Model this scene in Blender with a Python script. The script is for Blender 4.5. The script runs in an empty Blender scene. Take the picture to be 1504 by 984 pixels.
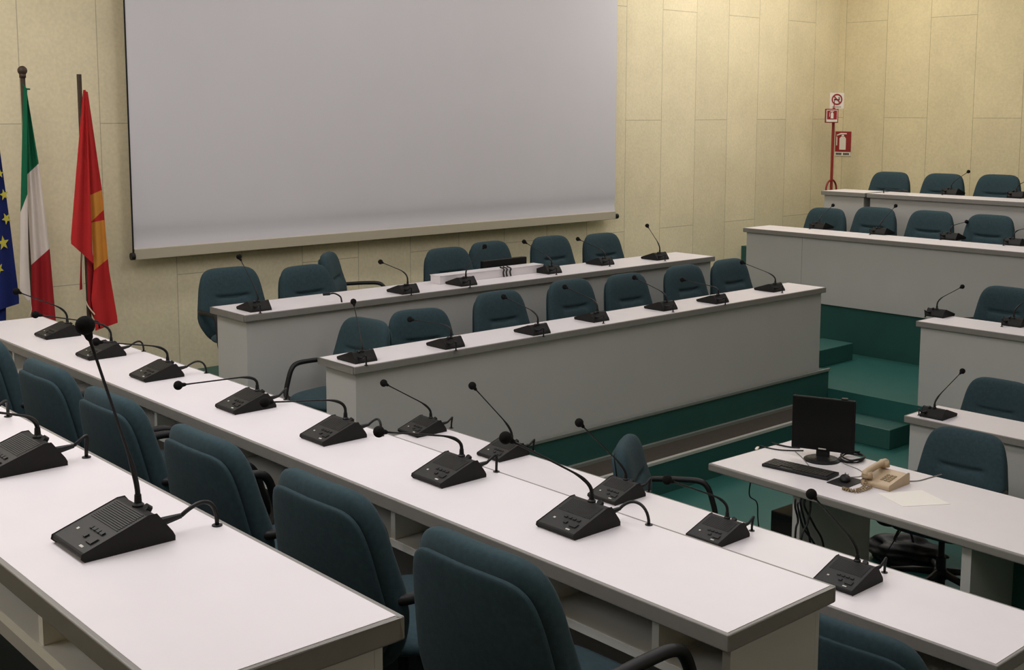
import bpy, bmesh, math, random
from mathutils import Vector, Matrix
random.seed(7)
PI = math.pi
C = bpy.context.scene.collection
EYE = 2.77                                  # camera height above the main floor

# ------------------------------------------------------------------ camera
FPX, YAW, PITCH, CX, CY = 1743.8, 0.723, 0.12122, 733.2, 378.3
RT = Vector((math.cos(YAW), -math.sin(YAW), 0))
FW = Vector((math.sin(YAW)*math.cos(PITCH), math.cos(YAW)*math.cos(PITCH), -math.sin(PITCH)))
UP = RT.cross(FW)
cam_d = bpy.data.cameras.new('camera')
cam = bpy.data.objects.new('camera', cam_d); C.objects.link(cam)
cam.matrix_world = Matrix(((RT.x, UP.x, -FW.x, 0), (RT.y, UP.y, -FW.y, 0), (RT.z, UP.z, -FW.z, EYE), (0, 0, 0, 1)))
cam_d.sensor_width = 36; cam_d.lens = FPX/1504*36
cam_d.shift_x = (752-CX)/1504; cam_d.shift_y = -(492-CY)/1504
cam_d.clip_start = 0.05; cam_d.clip_end = 100
bpy.context.scene.camera = cam
ORG = Vector((0, 0, EYE))
def ray(u, v): return FW + RT*((u-CX)/FPX) + UP*((CY-v)/FPX)
def at_z(u, v, z):                          # point of the plane z seen at (u, v) of the photograph
    d = ray(u, v); return ORG + d*((z-EYE)/d.z)
def at_x(u, v, x):
    d = ray(u, v); return ORG + d*(x/d.x)
def at_y(u, v, y):
    d = ray(u, v); return ORG + d*(y/d.y)

# ------------------------------------------------------------------ materials
def mat(name, col, rough=0.6, spec=0.4, metal=0.0, noise=0.0, nscale=20, bump=0.0, bscale=200, sheen=0.0, coat=0.0):
    m = bpy.data.materials.new(name); m.use_nodes = True
    nt = m.node_tree; b = nt.nodes['Principled BSDF']
    b.inputs['Roughness'].default_value = rough
    b.inputs['Specular IOR Level'].default_value = spec
    b.inputs['Metallic'].default_value = metal
    b.inputs['Sheen Weight'].default_value = sheen
    b.inputs['Coat Weight'].default_value = coat
    tc = nt.nodes.new('ShaderNodeTexCoord')
    n = nt.nodes.new('ShaderNodeTexNoise'); n.inputs['Scale'].default_value = nscale; n.inputs['Detail'].default_value = 4
    nt.links.new(tc.outputs['Object'], n.inputs['Vector'])
    r = nt.nodes.new('ShaderNodeValToRGB')
    k = noise
    r.color_ramp.elements[0].position = 0.3; r.color_ramp.elements[1].position = 0.7
    r.color_ramp.elements[0].color = (col[0]*(1-k), col[1]*(1-k), col[2]*(1-k), 1)
    r.color_ramp.elements[1].color = (min(1, col[0]*(1+k)), min(1, col[1]*(1+k)), min(1, col[2]*(1+k)), 1)
    nt.links.new(n.outputs['Fac'], r.inputs['Fac']); nt.links.new(r.outputs['Color'], b.inputs['Base Color'])
    if bump:
        n2 = nt.nodes.new('ShaderNodeTexNoise'); n2.inputs['Scale'].default_value = bscale
        nt.links.new(tc.outputs['Object'], n2.inputs['Vector'])
        bp = nt.nodes.new('ShaderNodeBump'); bp.inputs['Strength'].default_value = bump; bp.inputs['Distance'].default_value = 0.003
        nt.links.new(n2.outputs['Fac'], bp.inputs['Height']); nt.links.new(bp.outputs['Normal'], b.inputs['Normal'])
    return m
def srgb(r, g, b):
    f = lambda c: ((c/255+0.055)/1.055)**2.4 if c/255 > 0.04045 else c/255/12.92
    return (f(r), f(g), f(b))
M = {}
M['top'] = mat('white_laminate', srgb(222, 216, 217), 0.38, 0.5, noise=0.015, nscale=6)
M['lip'] = mat('grey_edge_band', srgb(128, 125, 119), 0.45, 0.4, noise=0.03, nscale=30)
M['panel'] = mat('grey_panel', srgb(182, 180, 175), 0.55, 0.3, noise=0.02, nscale=3)
M['inner'] = mat('light_grey_board', srgb(236, 234, 226), 0.55, 0.3, noise=0.02, nscale=5)
M['teal'] = mat('teal_fabric', srgb(51, 68, 73), 0.95, 0.08, noise=0.10, nscale=60, bump=0.25, bscale=500, sheen=0.05)
M['black'] = mat('black_plastic', srgb(25, 25, 25), 0.5, 0.3, noise=0.05, nscale=40, bump=0.05, bscale=400)
M['device'] = mat('charcoal_plastic', srgb(31, 30, 29), 0.6, 0.2, noise=0.05, nscale=60, bump=0.08, bscale=900)
M['devtop'] = mat('charcoal_faceplate_glare', srgb(41, 40, 38), 0.55, 0.3, noise=0.04, nscale=60)  # lighter than the body: glare on the sloped top put into the colour
M['mblack'] = mat('monitor_black', srgb(13, 13, 13), 0.55, 0.2)
M['foam'] = mat('black_foam', srgb(26, 25, 24), 0.95, 0.1, noise=0.2, nscale=120, bump=0.6, bscale=600)
M['green'] = mat('green_linoleum', srgb(40, 90, 82), 0.36, 0.5, noise=0.06, nscale=5)
M['greenr'] = mat('green_riser', srgb(43, 84, 77), 0.45, 0.35, noise=0.05, nscale=4)
M['darkfloor'] = mat('dark_tier_floor', srgb(26, 36, 34), 0.6, 0.2, noise=0.1, nscale=10)  # near-black tone given to the left tier floors only
M['rubber'] = mat('dark_rubber_tread', srgb(72, 66, 58), 0.8, 0.2, noise=0.08, nscale=50)
M['alu'] = mat('aluminium_nosing', srgb(200, 196, 186), 0.4, 0.5, metal=0.3)
M['trimg'] = mat('grey_trim', srgb(120, 124, 116), 0.5)
M['screen'] = mat('screen_fabric', srgb(208, 205, 208), 0.9, 0.1, noise=0.01, nscale=2)
M['cream'] = mat('cream_bar', srgb(182, 172, 150), 0.7)
M['red'] = mat('red_paint', srgb(138, 40, 32), 0.45)
M['signred'] = mat('sign_red', srgb(146, 38, 40), 0.5)
M['white'] = mat('white_print', srgb(225, 215, 200), 0.6)
M['signblack'] = mat('sign_black', srgb(45, 40, 38), 0.6)
M['wood'] = mat('dark_wood_pole', srgb(62, 48, 34), 0.5, noise=0.2, nscale=20)
M['fgreen'] = mat('flag_green', srgb(28, 96, 66), 0.8, 0.1, noise=0.05, nscale=8)
M['fwhite'] = mat('flag_white', srgb(208, 196, 186), 0.8, 0.1, noise=0.03, nscale=8)
M['fred'] = mat('flag_red', srgb(152, 38, 42), 0.8, 0.1, noise=0.05, nscale=8)
M['fred2'] = mat('flag_bright_red', srgb(180, 46, 46), 0.8, 0.1, noise=0.04, nscale=8)
M['fyellow'] = mat('flag_yellow', srgb(204, 138, 60), 0.8, 0.1, noise=0.04, nscale=8)
M['fblue'] = mat('flag_blue', srgb(30, 40, 92), 0.8, 0.1, noise=0.08, nscale=8)
M['fstar'] = mat('flag_star_yellow', srgb(180, 170, 66), 0.8, 0.1)
M['cord'] = mat('pale_cord', srgb(190, 175, 150), 0.8)
M['beige'] = mat('beige_plastic', srgb(186, 164, 134), 0.5, 0.4, noise=0.03, nscale=20)
M['beiged'] = mat('dark_beige_plastic', srgb(140, 120, 88), 0.6)
M['paper'] = mat('cream_paper', srgb(238, 233, 224), 0.8, 0.1)
M['key'] = mat('dark_keys', srgb(50, 47, 42), 0.6)
M['lcd'] = mat('dark_lcd_glass', srgb(14, 15, 14), 0.35, 0.25)
M['grey'] = mat('grey_cable', srgb(128, 126, 120), 0.6)
M['led'] = mat('pale_print', srgb(190, 188, 178), 0.6)
M['ceil'] = mat('ceiling_plaster', srgb(225, 220, 205), 0.9, 0.1, noise=0.02)
M['silver'] = mat('silver_metal', srgb(170, 168, 160), 0.35, 0.5, metal=0.8)

def wall_material(name, axis, s0, z0, base):
    m = bpy.data.materials.new(name); m.use_nodes = True
    nt = m.node_tree; b = nt.nodes['Principled BSDF']; L = nt.links.new
    b.inputs['Roughness'].default_value = 0.85; b.inputs['Specular IOR Level'].default_value = 0.15
    tc = nt.nodes.new('ShaderNodeTexCoord'); sp = nt.nodes.new('ShaderNodeSeparateXYZ'); L(tc.outputs['Object'], sp.inputs[0])
    cb = nt.nodes.new('ShaderNodeCombineXYZ')
    az = nt.nodes.new('ShaderNodeMath'); az.operation = 'SUBTRACT'; az.inputs[1].default_value = z0; L(sp.outputs['Z'], az.inputs[0])
    ax = nt.nodes.new('ShaderNodeMath'); ax.operation = 'SUBTRACT'; ax.inputs[1].default_value = s0; L(sp.outputs[axis], ax.inputs[0])
    L(az.outputs[0], cb.inputs[0]); L(ax.outputs[0], cb.inputs[1])
    br = nt.nodes.new('ShaderNodeTexBrick')
    br.offset = 0.5; br.offset_frequency = 2; br.squash = 1
    br.inputs['Scale'].default_value = 1; br.inputs['Brick Width'].default_value = 2.45; br.inputs['Row Height'].default_value = 0.593
    br.inputs['Mortar Size'].default_value = 0.0045; br.inputs['Mortar Smooth'].default_value = 0.6; br.inputs['Bias'].default_value = 0
    c = srgb(*base)
    br.inputs['Color1'].default_value = (*[x*1.03 for x in c], 1); br.inputs['Color2'].default_value = (*[x*0.95 for x in c], 1)
    br.inputs['Mortar'].default_value = (*[x*0.60 for x in c], 1)
    L(cb.outputs[0], br.inputs['Vector'])
    # mottled stain over the pressed board
    n1 = nt.nodes.new('ShaderNodeTexNoise'); n1.inputs['Scale'].default_value = 1.6; n1.inputs['Detail'].default_value = 6; n1.inputs['Roughness'].default_value = 0.65
    n2 = nt.nodes.new('ShaderNodeTexNoise'); n2.inputs['Scale'].default_value = 38; n2.inputs['Detail'].default_value = 3
    L(tc.outputs['Object'], n1.inputs['Vector']); L(tc.outputs['Object'], n2.inputs['Vector'])
    r1 = nt.nodes.new('ShaderNodeMapRange'); r1.inputs[1].default_value = 0.3; r1.inputs[2].default_value = 0.7; r1.inputs[3].default_value = 0.90; r1.inputs[4].default_value = 1.04
    r2 = nt.nodes.new('ShaderNodeMapRange'); r2.inputs[1].default_value = 0.3; r2.inputs[2].default_value = 0.7; r2.inputs[3].default_value = 0.94; r2.inputs[4].default_value = 1.04
    L(n1.outputs['Fac'], r1.inputs[0]); L(n2.outputs['Fac'], r2.inputs[0])
    mm = nt.nodes.new('ShaderNodeMath'); mm.operation = 'MULTIPLY'; L(r1.outputs[0], mm.inputs[0]); L(r2.outputs[0], mm.inputs[1])
    vm = nt.nodes.new('ShaderNodeVectorMath'); vm.operation = 'SCALE'; L(br.outputs['Color'], vm.inputs[0]); L(mm.outputs[0], vm.inputs['Scale'])
    L(vm.outputs[0], b.inputs['Base Color'])
    bp = nt.nodes.new('ShaderNodeBump'); bp.inputs['Strength'].default_value = 0.25; bp.inputs['Distance'].default_value = 0.004
    L(n2.outputs['Fac'], bp.inputs['Height']); L(bp.outputs['Normal'], b.inputs['Normal'])
    return m

# ------------------------------------------------------------------ helpers
def obj(name, bm, m, parent=None, loc=None, smooth=False, bevel=0.0, seg=2):
    if bevel:
        bmesh.ops.remove_doubles(bm, verts=bm.verts, dist=1e-6)
        bmesh.ops.bevel(bm, geom=[e for e in bm.edges if len(e.link_faces) == 2 and e.calc_face_angle(0) > 0.5],
                        offset=bevel, segments=seg, profile=0.5, affect='EDGES')
    bmesh.ops.recalc_face_normals(bm, faces=bm.faces)
    me = bpy.data.meshes.new(name); bm.to_mesh(me); bm.free()
    for mm in (m if isinstance(m, (list, tuple)) else [m]): me.materials.append(mm)
    if smooth:
        for p in me.polygons: p.use_smooth = True
    o = bpy.data.objects.new(name, me); C.objects.link(o)
    if parent: o.parent = parent
    if loc: o.location = loc
    return o
def tag(o, label=None, cat=None, group=None, kind=None):
    if label: o['label'] = label
    if cat: o['category'] = cat
    if group: o['group'] = group
    if kind: o['kind'] = kind
    return o
def thing(name, label, cat, loc=(0, 0, 0), rz=0.0, group=None):
    o = bpy.data.objects.new(name, None); C.objects.link(o)
    o.location = loc; o.rotation_euler = (0, 0, rz); o.empty_display_size = 0.1
    return tag(o, label, cat, group)
def struct(name, bm, m, **k): return tag(obj(name, bm, m, **k), kind='structure')
def add_box(bm, x0, x1, y0, y1, z0, z1):
    v = [bm.verts.new(p) for p in ((x0, y0, z0), (x1, y0, z0), (x1, y1, z0), (x0, y1, z0), (x0, y0, z1), (x1, y0, z1), (x1, y1, z1), (x0, y1, z1))]
    for f in ((0, 3, 2, 1), (4, 5, 6, 7), (0, 1, 5, 4), (1, 2, 6, 5), (2, 3, 7, 6), (3, 0, 4, 7)):
        bm.faces.new([v[i] for i in f])
def box(*a):
    bm = bmesh.new(); add_box(bm, *a); return bm
def add_prism(bm, pts, off):                 # closed polygon extruded by the vector off
    off = Vector(off); a = [bm.verts.new(p) for p in pts]; b = [bm.verts.new(Vector(p)+off) for p in pts]
    n = len(pts); bm.faces.new(a); bm.faces.new(b[::-1])
    for i in range(n): bm.faces.new((a[i], a[(i+1) % n], b[(i+1) % n], b[i]))
def add_tube(bm, pts, r, n=8, cap=True):
    pts = [Vector(p) for p in pts]; rs = r if isinstance(r, (list, tuple)) else [r]*len(pts)
    t0 = (pts[1]-pts[0]).normalized()
    a = Vector((1, 0, 0)) if abs(t0.x) < 0.8 else Vector((0, 1, 0))
    nn = (a - t0*a.dot(t0)).normalized(); rings = []
    for i, p in enumerate(pts):
        t = (pts[min(i+1, len(pts)-1)] - pts[max(i-1, 0)]).normalized()
        nn = (nn - t*nn.dot(t)).normalized(); bb = t.cross(nn)
        rings.append([bm.verts.new(p + (nn*math.cos(2*PI*k/n) + bb*math.sin(2*PI*k/n))*rs[i]) for k in range(n)])
    for A, B in zip(rings, rings[1:]):
        for k in range(n): bm.faces.new((A[k], A[(k+1) % n], B[(k+1) % n], B[k]))
    if cap: bm.faces.new(rings[0][::-1]); bm.faces.new(rings[-1])
def tube(pts, r, n=8):
    bm = bmesh.new(); add_tube(bm, pts, r, n); return bm
def curve(pts, k=6):                         # Catmull-Rom through the points
    P = [Vector(p) for p in pts]; P = [P[0]*2-P[1]] + P + [P[-1]*2-P[-2]]; out = []
    for i in range(1, len(P)-2):
        for j in range(k):
            t = j/k; a, b, c, d = P[i-1:i+3]
            out.append(0.5*((2*b) + (c-a)*t + (2*a-5*b+4*c-d)*t*t + (3*b-a-3*c+d)*t**3))
    out.append(P[-2]); return out
def add_sphere(bm, c, r, sc=(1, 1, 1), u=14, v=10):
    bmesh.ops.create_uvsphere(bm, u_segments=u, v_segments=v, radius=r, matrix=Matrix.Translation(c) @ Matrix.Diagonal((*sc, 1)))
def add_lathe(bm, prof, c=(0, 0, 0), n=20):
    c = Vector(c); rings = [[bm.verts.new(c + Vector((r*math.cos(2*PI*k/n), r*math.sin(2*PI*k/n), z))) for k in range(n)] for r, z in prof]
    for A, B in zip(rings, rings[1:]):
        for k in range(n): bm.faces.new((A[k], A[(k+1) % n], B[(k+1) % n], B[k]))
    bm.faces.new(rings[0][::-1]); bm.faces.new(rings[-1])

# ------------------------------------------------------------------ room shell and tiers
WY, WX = 8.9, 13.8
WL, WB = -2.2, -3.2
H = 5.3
struct('floor', box(WL, WX, WB, WY, -0.1, 0), M['green'])
struct('ceiling', box(WL, WX, WB, WY, H, H+0.1), M['ceil'])
wm = wall_material('yellow_panel_wall', 'X', 9.70, 2.69-1.225, (232, 219, 184))
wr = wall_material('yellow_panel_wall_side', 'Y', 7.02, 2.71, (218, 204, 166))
struct('wall_back', box(WL, WX+0.15, WY, WY+0.15, -0.1, H), wm)
struct('wall_right', box(WX, WX+0.15, WB, WY, -0.1, H), wr)
struct('wall_left', box(WL-0.15, WL, WB, WY, -0.1, H), wr)
struct('wall_front', box(WL-0.15, WX+0.15, WB-0.15, WB, -0.1, H), wm)
LT1, LT2, LT3 = 0.335, 0.77, 1.12           # left tiers
RT1, RT2, RT3 = 0.335, 0.81, 1.15           # right tiers
DZ, AZ = 0.505, 0.665                       # dais levels
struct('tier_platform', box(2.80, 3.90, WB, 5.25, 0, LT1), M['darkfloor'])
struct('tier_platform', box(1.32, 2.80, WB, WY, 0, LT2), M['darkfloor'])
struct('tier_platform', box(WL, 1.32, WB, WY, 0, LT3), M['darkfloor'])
struct('dais_platform', box(2.80, 9.06, 5.835, 7.09, 0, DZ), M['greenr'])
struct('dais_platform', box(2.80, 9.06, 7.09, WY, 0, AZ), M['greenr'])
struct('dais_step', box(3.98, 8.72, 5.52, 5.835, 0, 0.245), M['greenr'])
struct('dais_step_tread', box(3.98, 8.72, 5.535, 5.82, 0.245, 0.252), M['rubber'])
struct('trim_1', box(3.98, 8.72, 5.515, 5.545, 0.236, 0.262), M['alu'], bevel=0.003)
struct('trim_2', box(3.98, 8.72, 5.805, 5.833, 0.25, 0.275), M['trimg'])
struct('trim_3', box(3.9, 9.07, 5.822, 5.845, DZ-0.012, DZ+0.012), M['trimg'], bevel=0.003)
struct('tier_platform', box(9.06, 10.56, WB, WY, 0, RT1), M['green'])
struct('tier_platform', box(10.56, 11.82, WB, WY, 0, RT2), M['greenr'])
struct('tier_platform', box(11.82, WX, WB, WY, 0, RT3), M['greenr'])
struct('stair_block', box(8.74, 9.06, 5.03, 5.80, 0, 0.17), M['greenr'], bevel=0.006)
struct('stair_block', box(9.06, 10.30, 6.365, 6.72, RT1, DZ), M['greenr'], bevel=0.006)

# ------------------------------------------------------------------ long desks
def long_desk(label, group, x0, x1, y0, y1, zt, base, user, ends=(True, True), splits=(), dividers=(), public_base=None, lip=0.046):
    """user: side the sitter is on, '-x', '+x', '-y' or '+y'."""
    ax = 'y' if 'x' in user else 'x'
    s = -1 if user[0] == '-' else 1
    cx, cy = (x0+x1)/2, (y0+y1)/2
    t = thing('conference_desk', label, 'desk', (cx, cy, base), 0, group)
    def B(a0, a1, b0, b1, z0, z1):          # a: across (towards the sitter positive), b: along
        if ax == 'y':
            xs = sorted((a0*s, a1*s)); return box(xs[0], xs[1], b0-cy, b1-cy, z0-base, z1-base)
        ys = sorted((a0*s, a1*s)); return box(b0-cx, b1-cx, ys[0], ys[1], z0-base, z1-base)
    hw = (x1-x0)/2 if ax == 'y' else (y1-y0)/2
    b0, b1 = (y0, y1) if ax == 'y' else (x0, x1)
    pb = base if public_base is None else public_base
    obj('worktop', B(-hw+0.012, hw-0.012, b0+0.012, b1-0.012, zt-0.03, zt), M['top'], t)
    # edge band: ring round the worktop
    bm = bmesh.new()
    for q in ((-hw, -hw+0.012, b0, b1), (hw-0.012, hw, b0, b1), (-hw+0.012, hw-0.012, b0, b0+0.012), (-hw+0.012, hw-0.012, b1-0.012, b1)):
        v = B(q[0], q[1], q[2], q[3], zt-lip, zt-0.0005)
        me = bpy.data.meshes.new('tmp'); v.to_mesh(me); v.free(); bm.from_mesh(me); bpy.data.meshes.remove(me)
    me = None
    # outer rounding
    obj('edge_band', bm, M['lip'], t, bevel=0.0035, seg=3)
    obj('underside', B(-hw+0.013, hw-0.013, b0+0.013, b1-0.013, zt-lip+0.002, zt-0.031), M['lip'], t)
    ps = [b0+0.03] + list(splits) + [b1-0.03]
    for i, (p, q) in enumerate(zip(ps, ps[1:])):
        obj('front_panel', B(-hw+0.03, -hw+0.048, p+(0.0015 if i else 0), q-(0.0015 if i < len(ps)-2 else 0), pb, zt-lip+0.001), M['panel'], t)
    if ends[0]: obj('end_panel', B(-hw+0.0485, hw-0.05, b0+0.03, b0+0.055, base, zt-lip+0.001), M['panel'], t)
    if ends[1]: obj('end_panel', B(-hw+0.0485, hw-0.05, b1-0.055, b1-0.03, base, zt-lip+0.001), M['panel'], t)
    # open shelf under the top on the sitter's side
    obj('shelf', B(-hw+0.05, hw-0.05, b0+0.056, b1-0.056, zt-lip-0.150, zt-lip-0.125), M['inner'], t)
    for d in dividers:
        obj('shelf_divider', B(-hw+0.05, hw-0.055, d-0.012, d+0.012, zt-lip-0.1245, zt-lip+0.0005), M['inner'], t)
    return t
GL, GR = 'long desks of the left tiers', 'long desks of the right tiers'
long_desk('white topped grey desk nearest the camera, only two microphone units whole on it', GL, 0.780, 1.247, 1.674, 7.3, 1.856, LT3, '-x', dividers=(1.98, 2.37, 2.98, 3.6, 4.2, 4.8, 5.4, 6.0, 6.6))
long_desk('longest white desk with seven microphone units running to the flags', GL, 2.245, 2.712, 1.70, 7.40, 1.506, LT2, '-x', dividers=(1.98, 2.43, 3.15, 3.75, 4.35, 4.95, 5.55, 6.15, 6.75))
long_desk('white desk one step below the seven-microphone desk, carrying five microphone units', GL, 3.45, 3.925, 1.59, 4.95, 1.08, LT1, '-x', dividers=(2.0, 2.5, 3.1, 3.7, 4.3), public_base=0.0)
long_desk('front dais desk with grey front panel and seven microphone units', 'long desks of the dais', 3.985, 8.98, 5.835, 6.24, 1.25, DZ, '+y', dividers=(4.8, 5.6, 6.4, 7.2, 8.0))
long_desk('rear dais desk under the projection screen, with a white cable box on it', 'long desks of the dais', 3.95, 9.0, 7.08, 7.57, 1.41, AZ, '+y', dividers=(4.8, 5.6, 6.4, 7.2, 8.0))
long_desk('lowest right desk with a single microphone unit, behind the telephone desk', GR, 7.237, 7.68, -2.6, 4.066, 0.74, 0.0, '+x', dividers=(3.4, 2.8, 2.2, 1.6))
long_desk('right desk standing on the landing, edge of its top level with the green stair riser', GR, 9.045, 9.50, -2.6, 5.01, 1.052, RT1, '+x', dividers=(4.4, 3.8, 3.2, 2.6))
long_desk('third right desk, tall grey front panel above green riser', GR, 10.50, 10.98, -2.6, 7.89, 1.53, RT2, '+x', splits=(7.15,), dividers=(7.3, 6.7, 6.1, 5.5, 4.9, 4.3))
long_desk('long topmost right desk below the yellow side wall', GR, 11.745, 12.22, -2.6, 7.16, 1.885, RT3, '+x', dividers=(6.6, 6.0, 5.4, 4.8))
long_desk('short separate desk at the top corner in front of the red stand', GR, 11.735, 12.22, 7.175, 7.74, 1.888, RT3, '+x', dividers=(7.45,))

# ------------------------------------------------------------------ chairs
def outline(n, w_top, w_mid, w_bot, h, et=0.36):
    """closed rounded backrest outline in (x, z), z from 0 to h"""
    pts = []
    for k in range(n):
        a = 2*PI*k/n; c, s = math.cos(a), math.sin(a)
        e = et if s > 0 else 0.56
        x = math.copysign(abs(c)**e, c); z = math.copysign(abs(s)**e, s)
        zz = (z+1)/2
        w = w_mid + (w_top-w_mid)*max(0, (zz-0.35)/0.65)**1.3 + (w_bot-w_mid)*max(0, (0.35-zz)/0.35)**1.3
        pts.append((x*w/2, zz*h))
    return pts
def pillow(bm, out, cz, tf, tb, front=None, warp=None, rings=12, pw=3.2):
    """two-sided cushion over an outline; tf/tb: front (+y) and back thickness"""
    n = len(out); ss = [math.sin(PI/2*i/rings)**0.8 for i in range(1, rings+1)]
    def p(x, z, side, s):
        th = (1 - s**pw)**(1/pw*1.6)
        y = (tf if side > 0 else -tb)*th
        if front and side > 0: y += front(x, z)*th
        q = Vector((x, y, z))
        return warp(q) if warp else q
    for side in (1, -1):
        c = bm.verts.new(p(0, cz, side, 0)); prev = None
        for s in ss:
            if s == ss[-1] and side < 0: cur = edge
            else: cur = [bm.verts.new(p(x*s, cz+(z-cz)*s, side, s)) for x, z in out]
            if prev is None:
                for k in range(n): bm.faces.new((c, cur[k], cur[(k+1) % n]))
            else:
                for k in range(n): bm.faces.new((prev[k], cur[k], cur[(k+1) % n], prev[(k+1) % n]))
            prev = cur
        if side > 0: edge = prev
def make_chair():
    t = thing('office_chair', 'x', 'chair')
    BH, BZ = 0.56, 0.39
    def lean(q):                            # curve and lean of the back
        z = q.z; y = -0.215 - 0.085*(z/BH)**1.1 + q.y + 0.45*q.x*q.x
        return Vector((q.x, y, BZ + z))
    def crease(x, z):
        g = math.exp(-((z-0.345 - 0.35*x*x)/0.012)**2) * (1/(1+(abs(x)/0.135)**8))
        lum = 0.018*math.exp(-((z-0.27)/0.065)**2)
        return -0.020*g + lum
    bm = bmesh.new(); pillow(bm, outline(84, 0.45, 0.552, 0.46, BH), BH*0.5, 0.056, 0.045, crease, lean, rings=40, pw=4.5)
    obj('backrest', bm, M['teal'], t, smooth=True)
    bm = bmesh.new()
    def lean2(q): p = lean(Vector((q.x, q.y-0.041, q.z+0.014))); return p
    pillow(bm, outline(72, 0.428, 0.536, 0.43, BH-0.060, 0.30), (BH-0.060)*0.5, 0.005, 0.014, None, lean2, rings=16, pw=9)
    obj('back_cover', bm, M['teal'], t, smooth=True)
    # seat
    bm = bmesh.new()
    so = [(x, z-0.23) for x, z in outline(56, 0.46, 0.50, 0.44, 0.47)]
    pillow(bm, so, 0.0, 0.045, 0.04, None, lambda q: Vector((q.x, q.z+0.02, 0.455 + q.y - 0.25*max(0, q.z-0.12)**2*4)), rings=12)
    obj('seat', bm, M['teal'], t, smooth=True)
    obj('back_bracket', tube(curve([(0, 0.0, 0.405), (0, -0.2, 0.40), (0, -0.275, 0.44), (0, -0.305, 0.56)]), 0.024, 8), M['black'], t, smooth=True)
    for s in (-1, 1):
        pts = curve([(s*0.215, 0.10, 0.415), (s*0.265, 0.165, 0.42), (s*0.292, 0.19, 0.45), (s*0.292, 0.168, 0.55), (s*0.288, 0.140, 0.625), (s*0.286, 0.095, 0.655), (s*0.283, 0.0, 0.658), (s*0.278, -0.12, 0.652), (s*0.262, -0.20, 0.648), (s*0.225, -0.235, 0.645)], 5)
        bm = bmesh.new(); add_tube(bm, pts, 0.0165, 10)
        for v in bm.verts: v.co.x = s*0.288 + (v.co.x - s*0.28)*1.15
        obj('armrest', bm, M['black'], t, smooth=True)
    bm = bmesh.new(); add_lathe(bm, [(0.028, 0.08), (0.028, 0.25), (0.018, 0.25), (0.018, 0.41), (0.07, 0.412), (0.07, 0.425)], n=16)
    obj('gas_column', bm, M['black'], t)
    bm = bmesh.new(); add_lathe(bm, [(0.035, 0.06), (0.045, 0.075), (0.045, 0.11), (0.032, 0.125)], n=16)
    for k in range(5):
        a = 2*PI*k/5+0.3; add_tube(bm, [(0.03*math.cos(a), 0.03*math.sin(a), 0.10), (0.15*math.cos(a), 0.15*math.sin(a), 0.09), (0.28*math.cos(a), 0.28*math.sin(a), 0.066)], [0.024, 0.02, 0.015], 8)
    obj('star_base', bm, M['black'], t, smooth=True)
    for k in range(5):
        a = 2*PI*k/5+0.3; bm = bmesh.new(); c = Vector((0.28*math.cos(a), 0.28*math.sin(a), 0.025)); d = Vector((-math.sin(a), math.cos(a), 0))
        for sg in (-1, 1): add_tube(bm, [c+d*0.004*sg, c+d*0.020*sg], 0.025, 12)
        add_tube(bm, [c, c+Vector((0, 0, 0.045))], 0.008, 6)
        obj('caster', bm, M['black'], t)
    return t
proto = make_chair(); used = [False]
def copy_tree(root):
    r = root.copy(); C.objects.link(r)
    for ch in list(root.children):
        c = ch.copy(); C.objects.link(c); c.parent = r
        for g in ch.children:
            d = g.copy(); C.objects.link(d); d.parent = c
    return r
def chair(px, py, z, face, label, group, fixed):
    """(px, py): photo position of the top of the back; fixed=('x'|'y', value) plane it stands in"""
    p = at_x(px, py, fixed[1]) if fixed[0] == 'x' else at_y(px, py, fixed[1])
    f = Vector((face[0], face[1], 0)).normalized()
    o = proto if not used[0] else copy_tree(proto)
    used[0] = True
    o.location = (p.x + f.x*0.30, p.y + f.y*0.30, z)
    drop = min(0.10, max(-0.04, 0.952 - (p.z - z)))     # each seat is set to its own height
    for ch in o.children:
        if ch.name.split('.')[0] not in ('star_base', 'caster'): ch.location.z = -drop
    o.rotation_euler = (0, 0, math.atan2(-f.x, f.y))
    o['label'] = label; o['category'] = 'chair'; o['group'] = group
    return o
G1 = 'chairs between the two nearest left desks'
for (u, v), l in zip(((-90, 462), (-32, 485), (60, 532), (155, 575), (290, 633), (465, 702), (695, 795)), (
    None, 'teal chair cut by the left edge of the frame, seen from behind',
    'teal chair seen from behind, second from the left end of the nearest row of backs',
    'teal chair seen from behind, back crossed by the nearest microphone stem',
    'teal chair with a small white mark on its back seam, seen from behind',
    'large teal chair back just left of the biggest chair back in the photo',
    'biggest teal chair in the foreground beside the near desk corner, armrest showing')):
    if l: chair(u, v, LT2, (1, 0.02), l, G1, ('x', 1.765))
chair(1243, 916, LT1, (1, 0.05), 'teal chair back half hidden below the near end of the seven-microphone desk', 'chairs of the left tiers', ('x', 2.97))
chair(915, 645, 0.0, (0.52, -0.85), 'lone teal armchair on the green floor seen edge-on behind the five-microphone desk', 'chairs on the main floor', ('x', 4.82))
GB = 'chairs behind the front dais desk'
chair(542, 467, DZ, (-1, -0.12), 'teal armchair turned aside at the left end of the front dais desk', GB, ('y', 6.62))
for (u, v), l in zip(((612, 453), (728, 427), (833, 410), (915, 401.5), (1000, 389), (1067, 380)), (
    'teal chair behind front dais desk, next to the turned armchair',
    'teal chair behind front dais desk, third from its left end',
    'teal chair behind front dais desk, middle of the seven',
    'teal chair behind front dais desk, third from its right end',
    'teal chair behind front dais desk, second from its right end',
    'teal chair at the right end of the front dais desk')):
    chair(u, v, DZ, (0.0, -1) if u > 640 else (-0.2, -1), l, GB, ('y', 6.72))
GA = 'chairs behind the rear dais desk'
chair(333, 392, AZ, (-0.05, -1), 'teal chair sticking out past the left end of the rear dais desk', GA, ('y', 8.04))
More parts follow.
